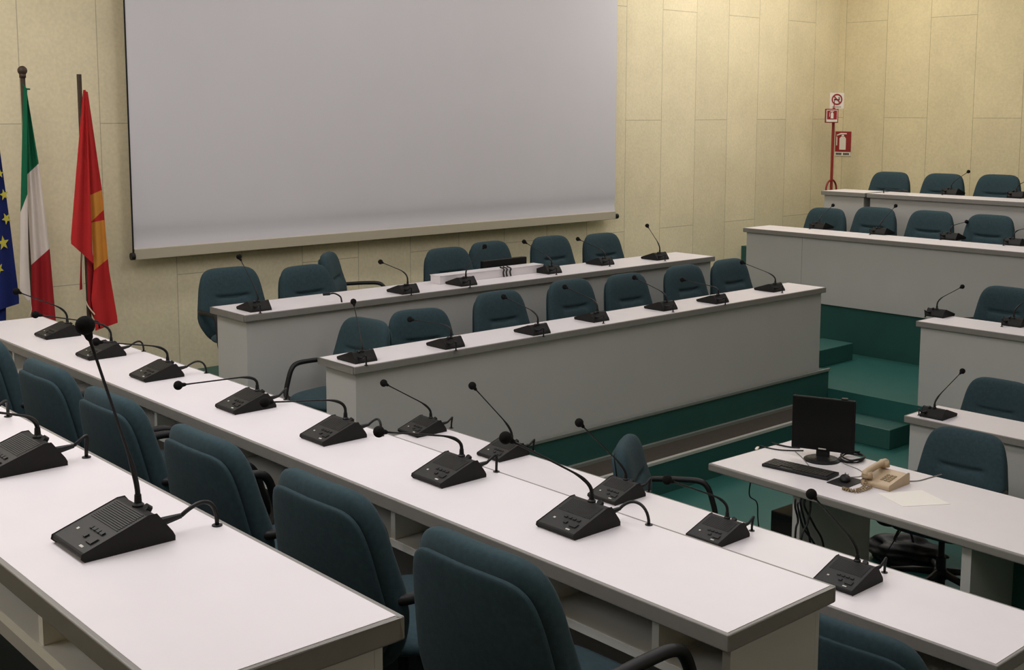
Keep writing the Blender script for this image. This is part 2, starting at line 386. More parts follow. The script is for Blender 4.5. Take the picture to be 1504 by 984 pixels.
chair(443, 389, AZ, (0.1, -1), 'teal chair behind rear dais desk, in front of the sideways armchair', GA, ('y', 8.04))
chair(478, 371, AZ, (0.70, -0.71), 'teal armchair turned sideways by the wall with both black armrests showing', GA, ('y', 8.38))
chair(653, 363, AZ, (0.0, -1), 'teal chair left of the black monitor on the rear dais desk', GA, ('y', 8.04))
chair(715, 354, AZ, (0.04, -1), 'teal chair directly behind the black monitor on the rear dais desk', GA, ('y', 8.27))
chair(805, 346, AZ, (0.0, -1), 'teal chair behind rear dais desk, right of the black monitor', GA, ('y', 8.04))
chair(880, 342, AZ, (0.0, -1), 'teal chair at the right end of the rear dais row', GA, ('y', 8.04))
chair(1120, 372, RT1, (-0.2, -1), 'teal chair of which a sliver shows beside the third right desk', 'chairs by the back wall', ('y', 8.25))
for (u, v), l in zip(((1311, 252), (1389, 254.5), (1470, 256)), (
    'teal chair in the topmost right row, nearest the red stand', 'teal chair in the middle of the topmost right row', 'teal chair of the topmost right row cut by the frame edge')):
    chair(u, v, RT3, (-1, 0.0), l, 'chairs of the topmost right row', ('x', 12.69))
for (u, v), l in zip(((1217, 305), (1289, 304), (1371, 309), (1458, 315)), (
    'teal chair at the left end of the third right desk', 'second teal chair from the left behind the third right desk',
    'third teal chair from the left behind the third right desk', 'rightmost teal chair behind the third right desk')):
    chair(u, v, RT2, (-1, 0.0), l, 'chairs behind the third right desk', ('x', 11.46))
chair(1484, 421, RT1, (-1, 0.0), 'teal chair behind the desk on the landing, cut by the frame', 'chairs of the right tiers', ('x', 9.98))
chair(1474, 557, 0.0, (-1, 0.0), 'teal chair behind the lowest right desk, cut by the frame', 'chairs of the right tiers', ('x', 8.15))
chair(1424, 631, 0.0, (-1, -0.05), 'teal chair at the far side of the telephone desk', 'chairs on the main floor', ('x', 6.66))

# ------------------------------------------------------------------ microphone units
def unit_meshes():
    ms = {}
    pr = [(-0.150, 0.0), (-0.160, 0.010), (-0.158, 0.017), (-0.012, 0.066), (0.004, 0.066), (0.038, 0.020), (0.043, 0.010), (0.043, 0.0)]
    bm = bmesh.new(); add_prism(bm, [(-0.08, y, z) for y, z in pr], (0.16, 0, 0))
    ms['body'] = (bm, M['device'], 0.0028)
    sl = (0.066-0.017)/(0.158-0.012); zt = lambda y: 0.017 + (y+0.158)*sl
    bm = bmesh.new(); add_prism(bm, [(-0.077, y, zt(y)+0.0001) for y in (-0.154,)] + [(0.077, -0.154, zt(-0.154)+0.0001), (0.077, -0.016, zt(-0.016)+0.0001), (-0.077, -0.016, zt(-0.016)+0.0001)], (0, -0.0002, 0.0006)); ms['faceplate'] = (bm, M['devtop'], 0)
    bm = bmesh.new()                         # grille: fine slats across the upper slope
    for k in range(12):
        y = -0.078 + k*0.0052
        add_prism(bm, [(-0.066, y, zt(y)+0.0006), (-0.066, y+0.003, zt(y+0.003)+0.0006), (-0.066, y+0.003, zt(y+0.003)+0.0024), (-0.066, y, zt(y)+0.0024)], (0.132, 0, 0))
    ms['speaker_grille'] = (bm, M['devtop'], 0)
    def bt(x, y, w, l, h=0.004):
        b = bmesh.new(); add_prism(b, [(x-w/2, y-l/2, zt(y-l/2)+0.0003), (x+w/2, y-l/2, zt(y-l/2)+0.0003), (x+w/2, y+l/2, zt(y+l/2)+0.0003), (x-w/2, y+l/2, zt(y+l/2)+0.0003)], (0, -h*0.3, h)); return b
    for i in range(4): ms['button.%d' % i] = (bt(-0.012+i*0.018, -0.098, 0.012, 0.008), M['black'], 0.001)
    ms['button.5'] = (bt(0.008, -0.120, 0.012, 0.010), M['black'], 0.001)
    ms['button.6'] = (bt(0.044, -0.122, 0.026, 0.016), M['black'], 0.002)
    ms['badge'] = (bt(-0.045, -0.116, 0.008, 0.006, 0.001), M['led'], 0)
    ms['badge.2'] = (bt(0.040, -0.144, 0.016, 0.005, 0.001), M['led'], 0)
    bm = bmesh.new(); add_lathe(bm, [(0.013, 0.062), (0.013, 0.070), (0.0085, 0.074), (0.0075, 0.092)], n=14)
    ms['stem_socket'] = (bm, M['black'], 0)
    bm = bmesh.new(); add_tube(bm, [(0.030, 0.002, 0.070), (0.030, 0.012, 0.062)], 0.010, 10)
    ms['knob'] = (bm, M['black'], 0)
    out = {}
    for k, (b, m, bev) in ms.items():
        o = obj(k.split('.')[0], b, m, None, bevel=bev); out[k] = o.data; bpy.data.objects.remove(o)
    return out
UM = unit_meshes()
RZ = {'+x': -PI/2, '-y': PI, '-x': PI/2}      # direction the unit's rear points to
def unit(px, py, zt, rear, label, group, head=None, rise=0.05, reach=0.345, hole=None, cable=True, turn=0.0, head3=None):
    b = at_z(px, py, zt+0.066)
    rz = RZ[rear] + turn
    t = thing('microphone_unit', label, 'microphone', (b.x, b.y, zt), rz, group)
    for k, me in UM.items():
        o = bpy.data.objects.new(k.split('.')[0], me); C.objects.link(o); o.parent = t
    inv = Matrix.Rotation(-rz, 3, 'Z'); B = Vector((b.x, b.y, zt))
    loc = lambda p: inv @ (p-B)
    user = {'+x': Vector((-1, 0, 0)), '-y': Vector((0, 1, 0)), '-x': Vector((1, 0, 0))}[rear]
    S = B + Vector((0, 0, 0.075))
    if head:
        K = S + Vector((0, 0, rise))
        d = ray(*head).normalized(); m = K-ORG; tt = m.dot(d); dist2 = m.length_squared - tt*tt
        if dist2 >= reach*reach: Hd = ORG + d*tt
        else:
            w = math.sqrt(reach*reach-dist2); c = [ORG+d*(tt-w), ORG+d*(tt+w)]
            c = [q for q in c if q.z > zt+0.03] or c
            Hd = max(c, key=lambda q: (q-K).dot(user))
    else:
        K = S + Vector((0, 0, rise)); Hd = K + (head3 if head3 else user*0.2+Vector((0, 0, 0.25))); 
    v = Hd-K; L = v.length; v.normalize()
    pts = [S-Vector((0, 0, 0.01))]; A = S + Vector((0, 0, max(0.0, rise*0.35))); Bq = K + v*min(0.10, L*0.4)
    for i in range(11):
        q = i/10; pts.append(A*(1-q)**2 + K*2*q*(1-q) + Bq*q*q)
    pts += [Bq.lerp(Hd-v*0.02, i/5) for i in range(1, 6)]
    rs = [0.0062]*8 + [0.0055, 0.0045, 0.0036, 0.0034] + [0.0032]*3 + [0.0032, 0.0036]
    rs = (rs + [0.0034]*20)[:len(pts)]; rs[-1] = 0.004
    obj('gooseneck', tube([loc(p) for p in pts], rs, 8), M['black'], t, smooth=True)
    bm = bmesh.new(); hl = loc(Hd); vl = inv @ v
    add_tube(bm, [hl-vl*0.036, hl-vl*0.030, hl-vl*0.010], [0.004, 0.0075, 0.011], 12)
    add_sphere(bm, hl, 0.0195, (1, 1, 1), 18, 12)
    obj('windscreen', bm, M['foam'], t, smooth=True)
    if cable:
        if hole:
            h = loc(at_z(hole[0], hole[1], zt))
        else: h = Vector((0.045, 0.105, 0))
        h.z = 0.002
        s0 = Vector((0.046, 0.030, 0.036)); s1 = s0 + Vector((0.004, 0.045, 0.004))
        bm = bmesh.new(); add_tube(bm, [s0-Vector((0, 0.01, 0)), s0+Vector((0, 0.012, 0)), s1], [0.0095, 0.0095, 0.006], 8)
        obj('cable_plug', bm, M['black'], t)
        c1 = s1 + Vector((0.006, 0.05, 0.036)); c2 = h + Vector((0, 0, 0.065)); bz = []
        for i in range(15):
            q = i/14; bz.append(s1*(1-q)**3 + c1*3*q*(1-q)**2 + c2*3*q*q*(1-q) + h*q**3)
        bm = tube(bz, 0.005, 8)
        obj('cable', bm, M['black'], t, smooth=True)
        bm = bmesh.new(); add_lathe(bm, [(0.012, 0.0), (0.012, 0.0022), (0.006, 0.0028)], (h.x, h.y, 0.0003), 14)
        obj('cable_grommet', bm, M['black'], t)
    return t
g3, g2, g1 = 'microphone units on the nearest desk', 'microphone units on the seven-microphone desk', 'microphone units on the five-microphone desk'
unit(203, 743, 1.856, '+x', 'largest microphone unit in the foreground with tall stem and grille', g3, (125, 478), 0.05, 0.40, (319, 772))
unit(55.5, 642.5, 1.856, '+x', 'microphone unit cut by the left edge on the nearest desk, stem bent over', g3, (-40, 601), 0.045, 0.36, (127, 672))
unit(-62, 595, 1.856, '+x', 'microphone unit at the far left of which only rear and cable show', g3, (-120, 560), 0.05, 0.34, (12, 612))
D2 = [((99, 475), (24, 428), 0.07, 0.36, (146, 482), 'microphone unit in front of the red foot of the tricolour flag'),
      ((163.4, 502.6), (52, 462), 0.085, 0.36, (211, 516), 'microphone unit crossed by the tall foreground stem'),
      ((246.3, 531.5), (141, 502), 0.065, 0.36, (303, 548), 'microphone unit third from the flag end of the seven-microphone desk'),
      ((378, 574), (261.6, 566), 0.06, 0.36, (420, 587), 'microphone unit with stem bent flat to the left, middle of the seven-microphone desk'),
      ((507.5, 615.4), (389, 591), 0.07, 0.36, (560, 640), 'microphone unit third from the near end of the seven-microphone desk'),
      ((678, 670), (556.4, 634), 0.06, 0.36, (729, 693), 'microphone unit second from the near end of the seven-microphone desk'),
      ((869, 736.7), (742.5, 643), 0.055, 0.36, (953, 771), 'microphone unit nearest the corner of the seven-microphone desk')]
for p, h, r, rc, ho, l in D2: unit(p[0], p[1], 1.506, '+x', l, g2, h, r, rc, ho)
D1 = [((632.7, 613.8), (563.6, 562.6), 0.05, 'microphone unit at the far end of the five-microphone desk', None),
      ((751.6, 646.7), (693.7, 566.5), 0.05, 'microphone unit second from the far end of the five-microphone desk', None),
      ((919, 704.6), (850.7, 620.8), 0.04, 'microphone unit in front of the lone edge-on armchair', None),
      ((1068, 761), (980, 704.6), 0.065, 'microphone unit with the pale floor behind it, second from near on the five-microphone desk', None),
      ((1259, 824), (1191.7, 725.8), 0.05, 'microphone unit behind the near desk corner, head against the telephone desk edge', (1299, 841))]
for p, h, r, l, ho in D1: unit(p[0], p[1], 1.08, '+x', l, g1, h, r, 0.35, ho)
gb, ga = 'microphone units on the front dais desk', 'microphone units on the rear dais desk'
DB = [((532, 515.5), (519, 443), 0.03, 'microphone unit at the left end of the front dais desk'),
      ((662.5, 495.7), (602, 469), 0.07, 'microphone unit second from left on the front dais desk'),
      ((790, 476.5), (739.8, 436), 0.07, 'microphone unit third from left on the front dais desk'),
      ((877.5, 458.4), (829.5, 421.4), 0.07, 'microphone unit in the middle of the front dais desk'),
      ((979, 442.7), (931.8, 407.6), 0.05, 'microphone unit third from right on the front dais desk'),
      ((1055.3, 432.9), (1002, 411), 0.05, 'microphone unit second from right on the front dais desk'),
      ((1138.7, 416.4), (1089.8, 385.3), 0.06, 'microphone unit at the right end of the front dais desk')]
for p, h, r, l in DB: unit(p[0], p[1], 1.25, '-y', l, gb, h, r, 0.33)
DA = [((379, 442.4), (351, 377), 0.05, 'microphone unit at the left end of the rear dais desk'),
      ((598.7, 418), (558.8, 384.6), 0.08, 'microphone unit second from left on the rear dais desk'),
      ((684.3, 407), (712, 362), 0.06, 'microphone unit in front of the white cable box'),
      ((810.3, 390), (769.7, 355), 0.05, 'microphone unit right of the white cable box'),
      ((888.2, 378.3), (848.7, 351), 0.05, 'microphone unit second from right on the rear dais desk'),
      ((969, 371), (950.5, 331.4), 0.06, 'microphone unit at the right end of the rear dais desk, stem upright against the wall')]
for p, h, r, l in DA: unit(p[0], p[1], 1.41, '-y', l, ga, h, r, 0.31)
unit(1372.6, 599.3, 0.74, '-x', 'microphone unit alone on the lowest right desk', 'microphone units on the right desks', (1413.6, 545), 0.05, 0.34, (1349.7, 610))
DR = [((1376, 453.8), (1413.5, 421), 1.052, 0.07, 'microphone unit at the left end of the landing desk'),
      ((1489, 467), (1525, 430), 1.052, 0.07, 'microphone unit cut by the frame on the landing desk'),
      ((1203, 327), (1223.5, 301.5), 1.53, 0.04, 'microphone unit at the left end of the third right desk'),
      ((1292, 335), (1315.6, 302.3), 1.53, 0.04, 'microphone unit second from left on the third right desk'),
      ((1396, 342), (1419.7, 325.6), 1.53, 0.06, 'microphone unit third from left on the third right desk'),
      ((1489, 350), (1522, 332), 1.53, 0.06, 'microphone unit at the frame edge on the third right desk'),
      ((1397, 277), (1422.5, 252), 1.885, 0.05, 'microphone unit in the middle of the topmost right desk'),
      ((1493, 281), (1522, 258), 1.885, 0.05, 'microphone unit at the frame edge on the topmost right desk')]
for p, h, z, r, l in DR: unit(p[0], p[1], z, '-x', l, 'microphone units on the right desks', h, r, 0.33)

# loose cable ends standing out of two desks
def stub(pts, label):
    o = thing('cable_end', label, 'cable', pts[0]); a = Vector(pts[0])
    P = [Vector(p)-a for p in pts]
    obj('cable', tube(curve(P, 5), 0.006, 8), M['black'], o, smooth=True)
    d = (P[-1]-P[-2]).normalized()
    obj('plug', tube([P[-1], P[-1]+d*0.05], 0.011, 10), M['black'], o)
h = at_z(502, 444, 1.41); stub([h, h+Vector((-0.005, 0.01, 0.04)), h+Vector((-0.04, 0.03, 0.065)), h+Vector((-0.075, 0.04, 0.065))], 'loose black cable end curling out of the rear dais desk')
h = Vector((11.93, 7.06, 1.885)); stub([h, h+Vector((0, 0, 0.03)), h+Vector((0.01, -0.02, 0.045)), h+Vector((0.02, -0.10, 0.040)), h+Vector((0.03, -0.22, 0.035))], 'loose black cable end lying on the topmost right desk')

# ------------------------------------------------------------------ rear dais desk: cable box and monitor
bx0, bx1, by = at_y(646, 405, 7.35).x, at_y(798, 400, 7.35).x, 7.23
t = thing('cable_box', 'low white box on the rear dais desk with black cables hanging in front', 'box', ((bx0+bx1)/2, by+0.1, 1.41))
hw = (bx1-bx0)/2
obj('cover', box(-hw, hw, 0.02, 0.14, 0, 0.062), M['top'], t, bevel=0.003)
t.location.y = 7.33
obj('lid', box(-hw-0.002, hw+0.002, 0.018, 0.145, 0.0625, 0.068), M['top'], t)
b = at_y(740, 395, 7.515)
t = thing('monitor', 'low black monitor behind the white cable box, only its upper edge showing', 'monitor', (b.x, 7.515, 1.41))
obj('casing', box(-0.25, 0.25, -0.02, 0.02, 0.03, 0.125), M['mblack'], t, bevel=0.006)
obj('screen', box(-0.235, 0.235, 0.021, 0.023, 0.045, 0.125), M['lcd'], t)
obj('stand', box(-0.05, 0.05, -0.015, 0.015, 0.0, 0.0295), M['black'], t)
for i, (u, v0, v1) in enumerate(((739, 392, 413), (743.5, 392, 413), (749, 394, 412))):
    p = at_y(u, v1, 7.340); q = Vector((p.x, 7.340, 1.41))
    top = 1.41+0.075
    tag(obj('hanging_cable', tube(curve([(q.x, q.y-0.012, 1.413), (q.x-0.004, q.y-0.006, 1.45), (q.x+0.010, q.y+0.0, top-0.01), (q.x+0.02, q.y+0.06, top+0.0)], 5), 0.0065, 8), M['black'], None, smooth=True),
        ('leftmost', 'middle', 'rightmost')[i]+' of the black cables hanging over the white cable box', 'cable', 'cables over the white box')

# ------------------------------------------------------------------ projection screen
t = thing('projection_screen', 'big pale grey roll-down projection screen on the yellow wall', 'screen', (6.68, 8.78, 1.63))
x0, x1, zb = 3.95-6.68, 9.42-6.68, 0.0
bm = bmesh.new(); N = 40; rows = 30; grid = []
for j in range(rows+1):
    z = 0.055 + (4.75-1.63-0.055)*(j/rows)**1.6; row = []
    for i in range(N+1):
        x = x0 + (x1-x0)*i/N
        y = 0.006*math.sin(i*0.55)*math.exp(-z/0.35) + 0.012*math.exp(-((z-0.17)/0.06)**2)
        row.append(bm.verts.new((x, y, z)))
    grid.append(row)
for j in range(rows):
    for i in range(N): bm.faces.new((grid[j][i], grid[j][i+1], grid[j+1][i+1], grid[j+1][i]))
obj('screen_fabric', bm, M['screen'], t, smooth=True)
obj('bottom_bar', box(x0, x1, -0.014, 0.006, 0.0, 0.085), M['cream'], t, bevel=0.004)
for xx in (x0-0.03, x1+0.0):
    obj('end_cap', tube([(xx, -0.004, 0.03), (xx+0.03, -0.004, 0.03)], 0.029, 12), M['black'], t)
obj('housing', box(x0-0.06, x1+0.06, -0.07, 0.1185, 3.12, 3.27), M['cream'], t, bevel=0.01)
obj('side_border', box(x0-0.012, x0-0.0005, -0.003, 0.003, 0.055, 3.12), M['black'], t)

# ------------------------------------------------------------------ flags
FY = 8.45
def fp(u, v, dy=0.0):
    return at_y(u, v, FY+dy)
def drape(bm, left, right, bands, dy, folds, amp, ph=0.0, nu=18):
    """left/right: photo polylines; bands: (material index, left v, right v) lower borders"""
    def ev(poly, v):
        for (ua, va), (ub, vb) in zip(poly, poly[1:]):
            if va <= v <= vb: return ua + (ub-ua)*(v-va)/(vb-va)
        return poly[0][0] if v < poly[0][1] else poly[-1][0]
    lv, rv = left[0][1], right[0][1]
    for mi, lv2, rv2 in bands:
        n = max(3, int(max(lv2-lv, rv2-rv)/9)); G = []
        for j in range(n+1):
            a = lv+(lv2-lv)*j/n; b = rv+(rv2-rv)*j/n; pl = (ev(left, a), a); pr = (ev(right, b), b); row = []
            for i in range(nu+1):
                s = i/nu; u = pl[0]+(pr[0]-pl[0])*s; v = pl[1]+(pr[1]-pl[1])*s
                w = min(1, (v-left[0][1])/90+0.15)
                row.append(bm.verts.new(fp(u, v, dy+amp*w*math.sin(folds*2*PI*s+ph+v*0.006))))
            G.append(row)
        for j in range(n):
            for i in range(nu):
                f = bm.faces.new((G[j][i], G[j][i+1], G[j+1][i+1], G[j+1][i])); f.material_index = mi
        lv, rv = lv2, rv2
def flag_thing(name, label, u, v, ball):
    top = fp(u, v); t = thing(name, label, 'flag', (top.x, FY, AZ))
    bm = bmesh.new(); Hh = top.z-AZ
    add_lathe(bm, [(0.017, 0.03), (0.017, Hh)], n=12)
    obj('pole', bm, M['wood'], t, smooth=False)
    bm = bmesh.new(); add_lathe(bm, [(0.17, 0.0), (0.17, 0.02), (0.04, 0.05), (0.025, 0.12)], n=24); obj('foot', bm, M['wood'], t)
    if ball:
        bm = bmesh.new(); add_sphere(bm, (0, 0, Hh+0.02), 0.033); add_tube(bm, [(0, 0, Hh-0.03), (0, 0, Hh)], 0.023, 12); obj('finial', bm, M['wood'], t, smooth=True)
    return t
def local(bm, t):
    for v in bm.verts: v.co -= Vector(t.location)
    return bm
t = flag_thing('flag', 'green white and red tricolour flag hanging from a ball-topped pole', 33, 108, True)
bm = bmesh.new()
drape(bm, [(36, 132), (38, 258), (46, 390), (46, 470), (46, 480)], [(39, 132), (57, 240), (73, 365), (82, 470), (83, 480)], [(0, 258, 240), (1, 389, 365), (2, 474, 472)], -0.06, 1.6, 0.020)
drape(bm, [(34, 128), (30, 312), (29, 425), (31, 430)], [(40, 132), (40, 258), (42, 390), (46, 448)], [(0, 312, 285), (1, 428, 448)], -0.09, 0.5, 0.012, 0.6)
obj('cloth', local(bm, t), [M['fgreen'], M['fwhite'], M['fred']], t, smooth=True)
P = [fp(44, 440, -0.1), fp(46, 455, -0.1), fp(43, 466, -0.1), fp(47, 478, -0.1)]
obj('tie_cord', tube([p-Vector(t.location) for p in curve(P)], 0.004, 6), M['cord'], t)
obj('top_tie', tube([p-Vector(t.location) for p in curve([fp(33, 124, -0.03), fp(38, 130, -0.04), fp(44, 131, -0.04)])], 0.006, 6), M['fgreen'], t)
t = flag_thing('flag', 'red flag with yellow patches hanging from a plain square-topped pole', 116, 109, False)
bm = bmesh.new()
drape(bm, [(123, 133), (129, 250), (134, 330), (138, 395), (134, 440), (140, 478)], [(129, 135), (150, 280), (160, 395), (173, 470), (173, 480)],
      [(0, 287, 279), (1, 326, 308), (0, 327, 323), (1, 397, 380), (0, 486, 474)], -0.06, 1.2, 0.018)
drape(bm, [(122, 132), (112, 250), (104, 350), (104.5, 362)], [(126, 132), (131, 250), (136, 372), (138, 388)], [(0, 358, 388)], -0.10, 1.5, 0.016, 0.3)
drape(bm, [(127, 368), (129, 440), (132, 470)], [(143, 380), (142, 420), (146, 484)], [(2, 452, 484)], -0.03, 1.0, 0.014, 1.0)
drape(bm, [(119, 365), (117, 420), (117, 428)], [(122, 365), (121, 420), (121, 428)], [(2, 426, 425)], 0.03, 0.5, 0.004, 1.0, nu=4)
obj('cloth', local(bm, t), [M['fred2'], M['fyellow'], M['fred']], t, smooth=True)
P = [fp(121, 372, -0.05), fp(122, 420, -0.05), fp(127, 445, -0.06), (fp(139, 462, -0.10))]
obj('tie_cord', tube([p-Vector(t.location) for p in curve(P)], 0.005, 6), M['cord'], t)
t = flag_thing('flag', 'blue flag with yellow stars at the left edge of the frame', -14, 120, True)
bm = bmesh.new()
drape(bm, [(-20, 150), (-44, 330), (-48, 470)], [(-10, 150), (2, 235), (15, 330), (28, 437)], [(0, 470, 446)], -0.06, 2.0, 0.022)
drape(bm, [(-40, 400), (-40, 490)], [(9, 430), (9, 484)], [(0, 486, 474)], -0.03, 1.5, 0.018)
obj('cloth', local(bm, t), M['fblue'], t, smooth=True)
for (u, v, r, a) in ((6, 286, 8.5, 0.2), (9.5, 321, 9, 0.5), (5, 357, 11, 0.1), (-9, 300, 9, 0.3), (-8, 335, 9, 0.2), (-1, 395, 9, 0.6), (0, 255, 7, 0.0)):
    c = fp(u, v, -0.085); s = r*(c-ORG).dot(FW)/FPX; bm = bmesh.new(); pts = []
    for k in range(10):
        rr = s if k % 2 == 0 else s*0.42; an = PI/2 + k*PI/5 + a; pts.append((c.x+rr*0.75*math.cos(an), c.y, c.z+rr*math.sin(an)))
    add_prism(bm, pts, (0, 0.003, 0)); obj('star', local(bm, t), M['fstar'], t)

# ------------------------------------------------------------------ red stand and signs in the corner
SX, SY = 12.96, 8.40
t = thing('sign_stand', 'red floor stand with hoop and extinguisher sign in the room corner', 'stand', (SX, SY, RT3))
bm = bmesh.new(); add_tube(bm, [(0, 0, 0.0), (0, 0, 1.68)], 0.018, 12); obj('pole', bm, M['red'], t)
bm = bmesh.new(); hp = [Vector((0.115*math.cos(a), 0.0, 0.66+0.13*math.sin(a))) for a in [PI*i/12 for i in range(13)]]
hp = [Vector((0.115, 0, 0.02))] + hp + [Vector((-0.115, 0, 0.02))]
add_tube(bm, hp, 0.012, 8); obj('hoop', bm, M['red'], t, smooth=True)
bm = bmesh.new(); add_tube(bm, [(-0.16, -0.1, 0.012), (0.16, -0.1, 0.012)], 0.012, 8); add_tube(bm, [(-0.16, 0.1, 0.012), (0.16, 0.1, 0.012)], 0.012, 8); add_tube(bm, [(0, -0.1, 0.012), (0, 0.1, 0.012)], 0.012, 8)
obj('foot', bm, M['red'], t)
def to_local(pts, t): return [Vector(p)-Vector(t.location) for p in pts]
def ext_icon(bm, c, w, h, ax):             # white extinguisher silhouette, c centre, ax horizontal axis
    def P(x, z): return c + ax*(x*w) + Vector((0, 0, z*h))
    nrm = ax.cross(Vector((0, 0, 1)))*0.002
    add_prism(bm, [P(-0.20, -0.42), P(0.20, -0.42), P(0.20, 0.16), P(0.10, 0.26), P(-0.10, 0.26), P(-0.20, 0.16)], nrm)
    add_prism(bm, [P(-0.06, 0.27), P(0.06, 0.27), P(0.08, 0.36), P(-0.08, 0.36)], nrm)
    add_prism(bm, [P(-0.36, 0.30), P(-0.09, 0.38), P(0.24, 0.38), P(0.24, 0.44), P(-0.12, 0.45), P(-0.40, 0.34)], nrm)
    add_prism(bm, [P(-0.40, -0.20), P(-0.34, -0.20), P(-0.34, 0.22), P(-0.40, 0.28)], nrm)
# sign carried by the stand (faces the hall)
ax = Vector((0.80, -0.60, 0)).normalized(); nr = Vector((-0.60, -0.80, 0)).normalized()
c = Vector((-0.085, -0.03, 1.585))
bm = bmesh.new(); add_prism(bm, [c+ax*a_+Vector((0, 0, b_)) for a_, b_ in ((-0.082, -0.086), (0.082, -0.086), (0.082, 0.086), (-0.082, 0.086))], -nr*0.02)
sg = obj('sign_board', bm, M['red'], t)
bm = bmesh.new(); add_prism(bm, [c+nr*0.002+ax*a_+Vector((0, 0, b_)) for a_, b_ in ((-0.070, -0.074), (0.070, -0.074), (0.070, 0.074), (-0.070, 0.074))], nr*0.001); obj('sign_border', bm, M['white'], sg)
bm = bmesh.new(); add_prism(bm, [c+nr*0.004+ax*a_+Vector((0, 0, b_)) for a_, b_ in ((-0.062, -0.044), (0.062, -0.044), (0.062, 0.066), (-0.062, 0.066))], nr*0.001); obj('sign_field', bm, M['signred'], sg)
bm = bmesh.new(); ext_icon(bm, c+nr*0.008+Vector((0, 0, 0.011)), 0.085, 0.105, ax); obj('extinguisher_symbol', bm, M['white'], sg)
# round no smoking sign above
c = Vector((0.03, -0.02, 1.775)); bm = bmesh.new()
add_prism(bm, [c+ax*(a_*0.78)+Vector((0, 0, b_*0.78)) for a_, b_ in ((-0.115, -0.13), (0.115, -0.13), (0.115, 0.12), (-0.115, 0.12))], -nr*0.006)
sg = obj('sign_board', bm, M['white'], t); sg['label'] = 'white no smoking sign with red ring'
def disc_ring(bm, c, r0, r1, nrm, n=28):
    a = [bm.verts.new(c+ax*(r0*math.cos(2*PI*k/n))+Vector((0, 0, r0*math.sin(2*PI*k/n)))+nrm) for k in range(n)]
    b = [bm.verts.new(c+ax*(r1*math.cos(2*PI*k/n))+Vector((0, 0, r1*math.sin(2*PI*k/n)))+nrm) for k in range(n)]
    for k in range(n): bm.faces.new((a[k], a[(k+1) % n], b[(k+1) % n], b[k]))
cc = c+Vector((0, 0, 0.012))
bm = bmesh.new(); disc_ring(bm, cc, 0.052, 0.069, nr*0.004)
dg = (ax*0.7+Vector((0, 0, -0.7))).normalized(); pp = dg.cross(nr)*0.007
add_prism(bm, [cc-dg*0.055-pp+nr*0.004, cc+dg*0.055-pp+nr*0.004, cc+dg*0.055+pp+nr*0.004, cc-dg*0.055+pp+nr*0.004], nr*0.001)
obj('prohibition_ring', bm, M['signred'], sg)
bm = bmesh.new(); add_prism(bm, [cc+ax*(a_*0.78)+Vector((0, 0, b_*0.78))+nr*0.003 for a_, b_ in ((-0.05, -0.012), (0.045, -0.012), (0.045, 0.006), (-0.05, 0.006))], nr*0.0005)
add_prism(bm, [cc+ax*(a_*0.78)+Vector((0, 0, b_*0.78))+nr*0.003 for a_, b_ in ((0.03, 0.012), (0.045, 0.012), (0.035, 0.04), (0.02, 0.03))], nr*0.0005)
for k in range(6): add_prism(bm, [c+ax*(-0.055+k*0.019+a_*0.78)+Vector((0, 0, -0.084+b_*0.7))+nr*0.003 for a_, b_ in ((0, 0), (0.016, 0), (0.016, 0.01), (0, 0.01))], nr*0.0005)
obj('cigarette_symbol', bm, M['signblack'], sg)
obj('sign_bracket', tube([(0, 0, 1.68), (0.01, 0, 1.80)], 0.006, 6), M['red'], t)
# wall sign on the right wall
a, b = at_x(1228.5, 194, WX-0.012), at_x(1247, 222, WX-0.012)
cz = (a.z+b.z)/2; cy = (a.y+b.y)/2; hy, hz = abs(a.y-b.y)/2+0.02, (a.z-b.z)/2+0.01
t = thing('extinguisher_sign', 'square red extinguisher sign fixed flat on the right wall', 'sign', (WX-0.006, cy, cz))
obj('sign_board', box(-0.003, 0.003, -hy, hy, -hz, hz), M['signred'], t)
bm = bmesh.new(); ext_icon(bm, Vector((-0.006, 0, 0)), hy*2, hz*1.9, Vector((0, -1, 0))); obj('extinguisher_symbol', bm, M['white'], t)
obj('caption_strip', box(-0.003, 0.003, -hy, hy, -hz-0.055, -hz-0.003), M['white'], t)
bm = bmesh.new()
for k in range(9):
    if k != 4: add_box(bm, -0.0045, -0.0034, hy-0.02-k*(2*hy-0.04)/9-0.018, hy-0.02-k*(2*hy-0.04)/9, -hz-0.042, -hz-0.015)
obj('caption_marks', bm, M['signblack'], t)

# ------------------------------------------------------------------ telephone desk
DT = 0.74
ang = math.radians(-2.1)
N0 = Vector((5.372, 4.245, 0))               # near left corner
eL = Vector((math.sin(ang), -math.cos(ang), 0)); eW = Vector((math.cos(ang), math.sin(ang)*-1, 0)); eW = Vector((math.cos(ang), math.sin(ang), 0))
eL = Vector((-0.037, -0.9993, 0)).normalized(); eW = Vector((0.9993, -0.037, 0)).normalized()
t = thing('table', 'white table with telephone, monitor and keyboard on the green floor', 'table', (N0.x, N0.y, 0))
def dbox(l0, l1, w0, w1, z0, z1):            # l along the table, w across
    bm = bmesh.new(); vs = []
    for z in (z0, z1):
        for l, w in ((l0, w0), (l1, w0), (l1, w1), (l0, w1)): vs.append(bm.verts.new(eL*l+eW*w+Vector((0, 0, z))))
    for f in ((0, 3, 2, 1), (4, 5, 6, 7), (0, 1, 5, 4), (1, 2, 6, 5), (2, 3, 7, 6), (3, 0, 4, 7)): bm.faces.new([vs[i] for i in f])
    return bm
LEN, WID = 3.3, 0.80
obj('tabletop', dbox(0, LEN, 0, WID, DT-0.044, DT), M['lip'], t, bevel=0.008, seg=3)
obj('top_laminate', dbox(0.014, LEN-0.014, 0.014, WID-0.014, DT+0.0002, DT+0.0015), M['top'], t)
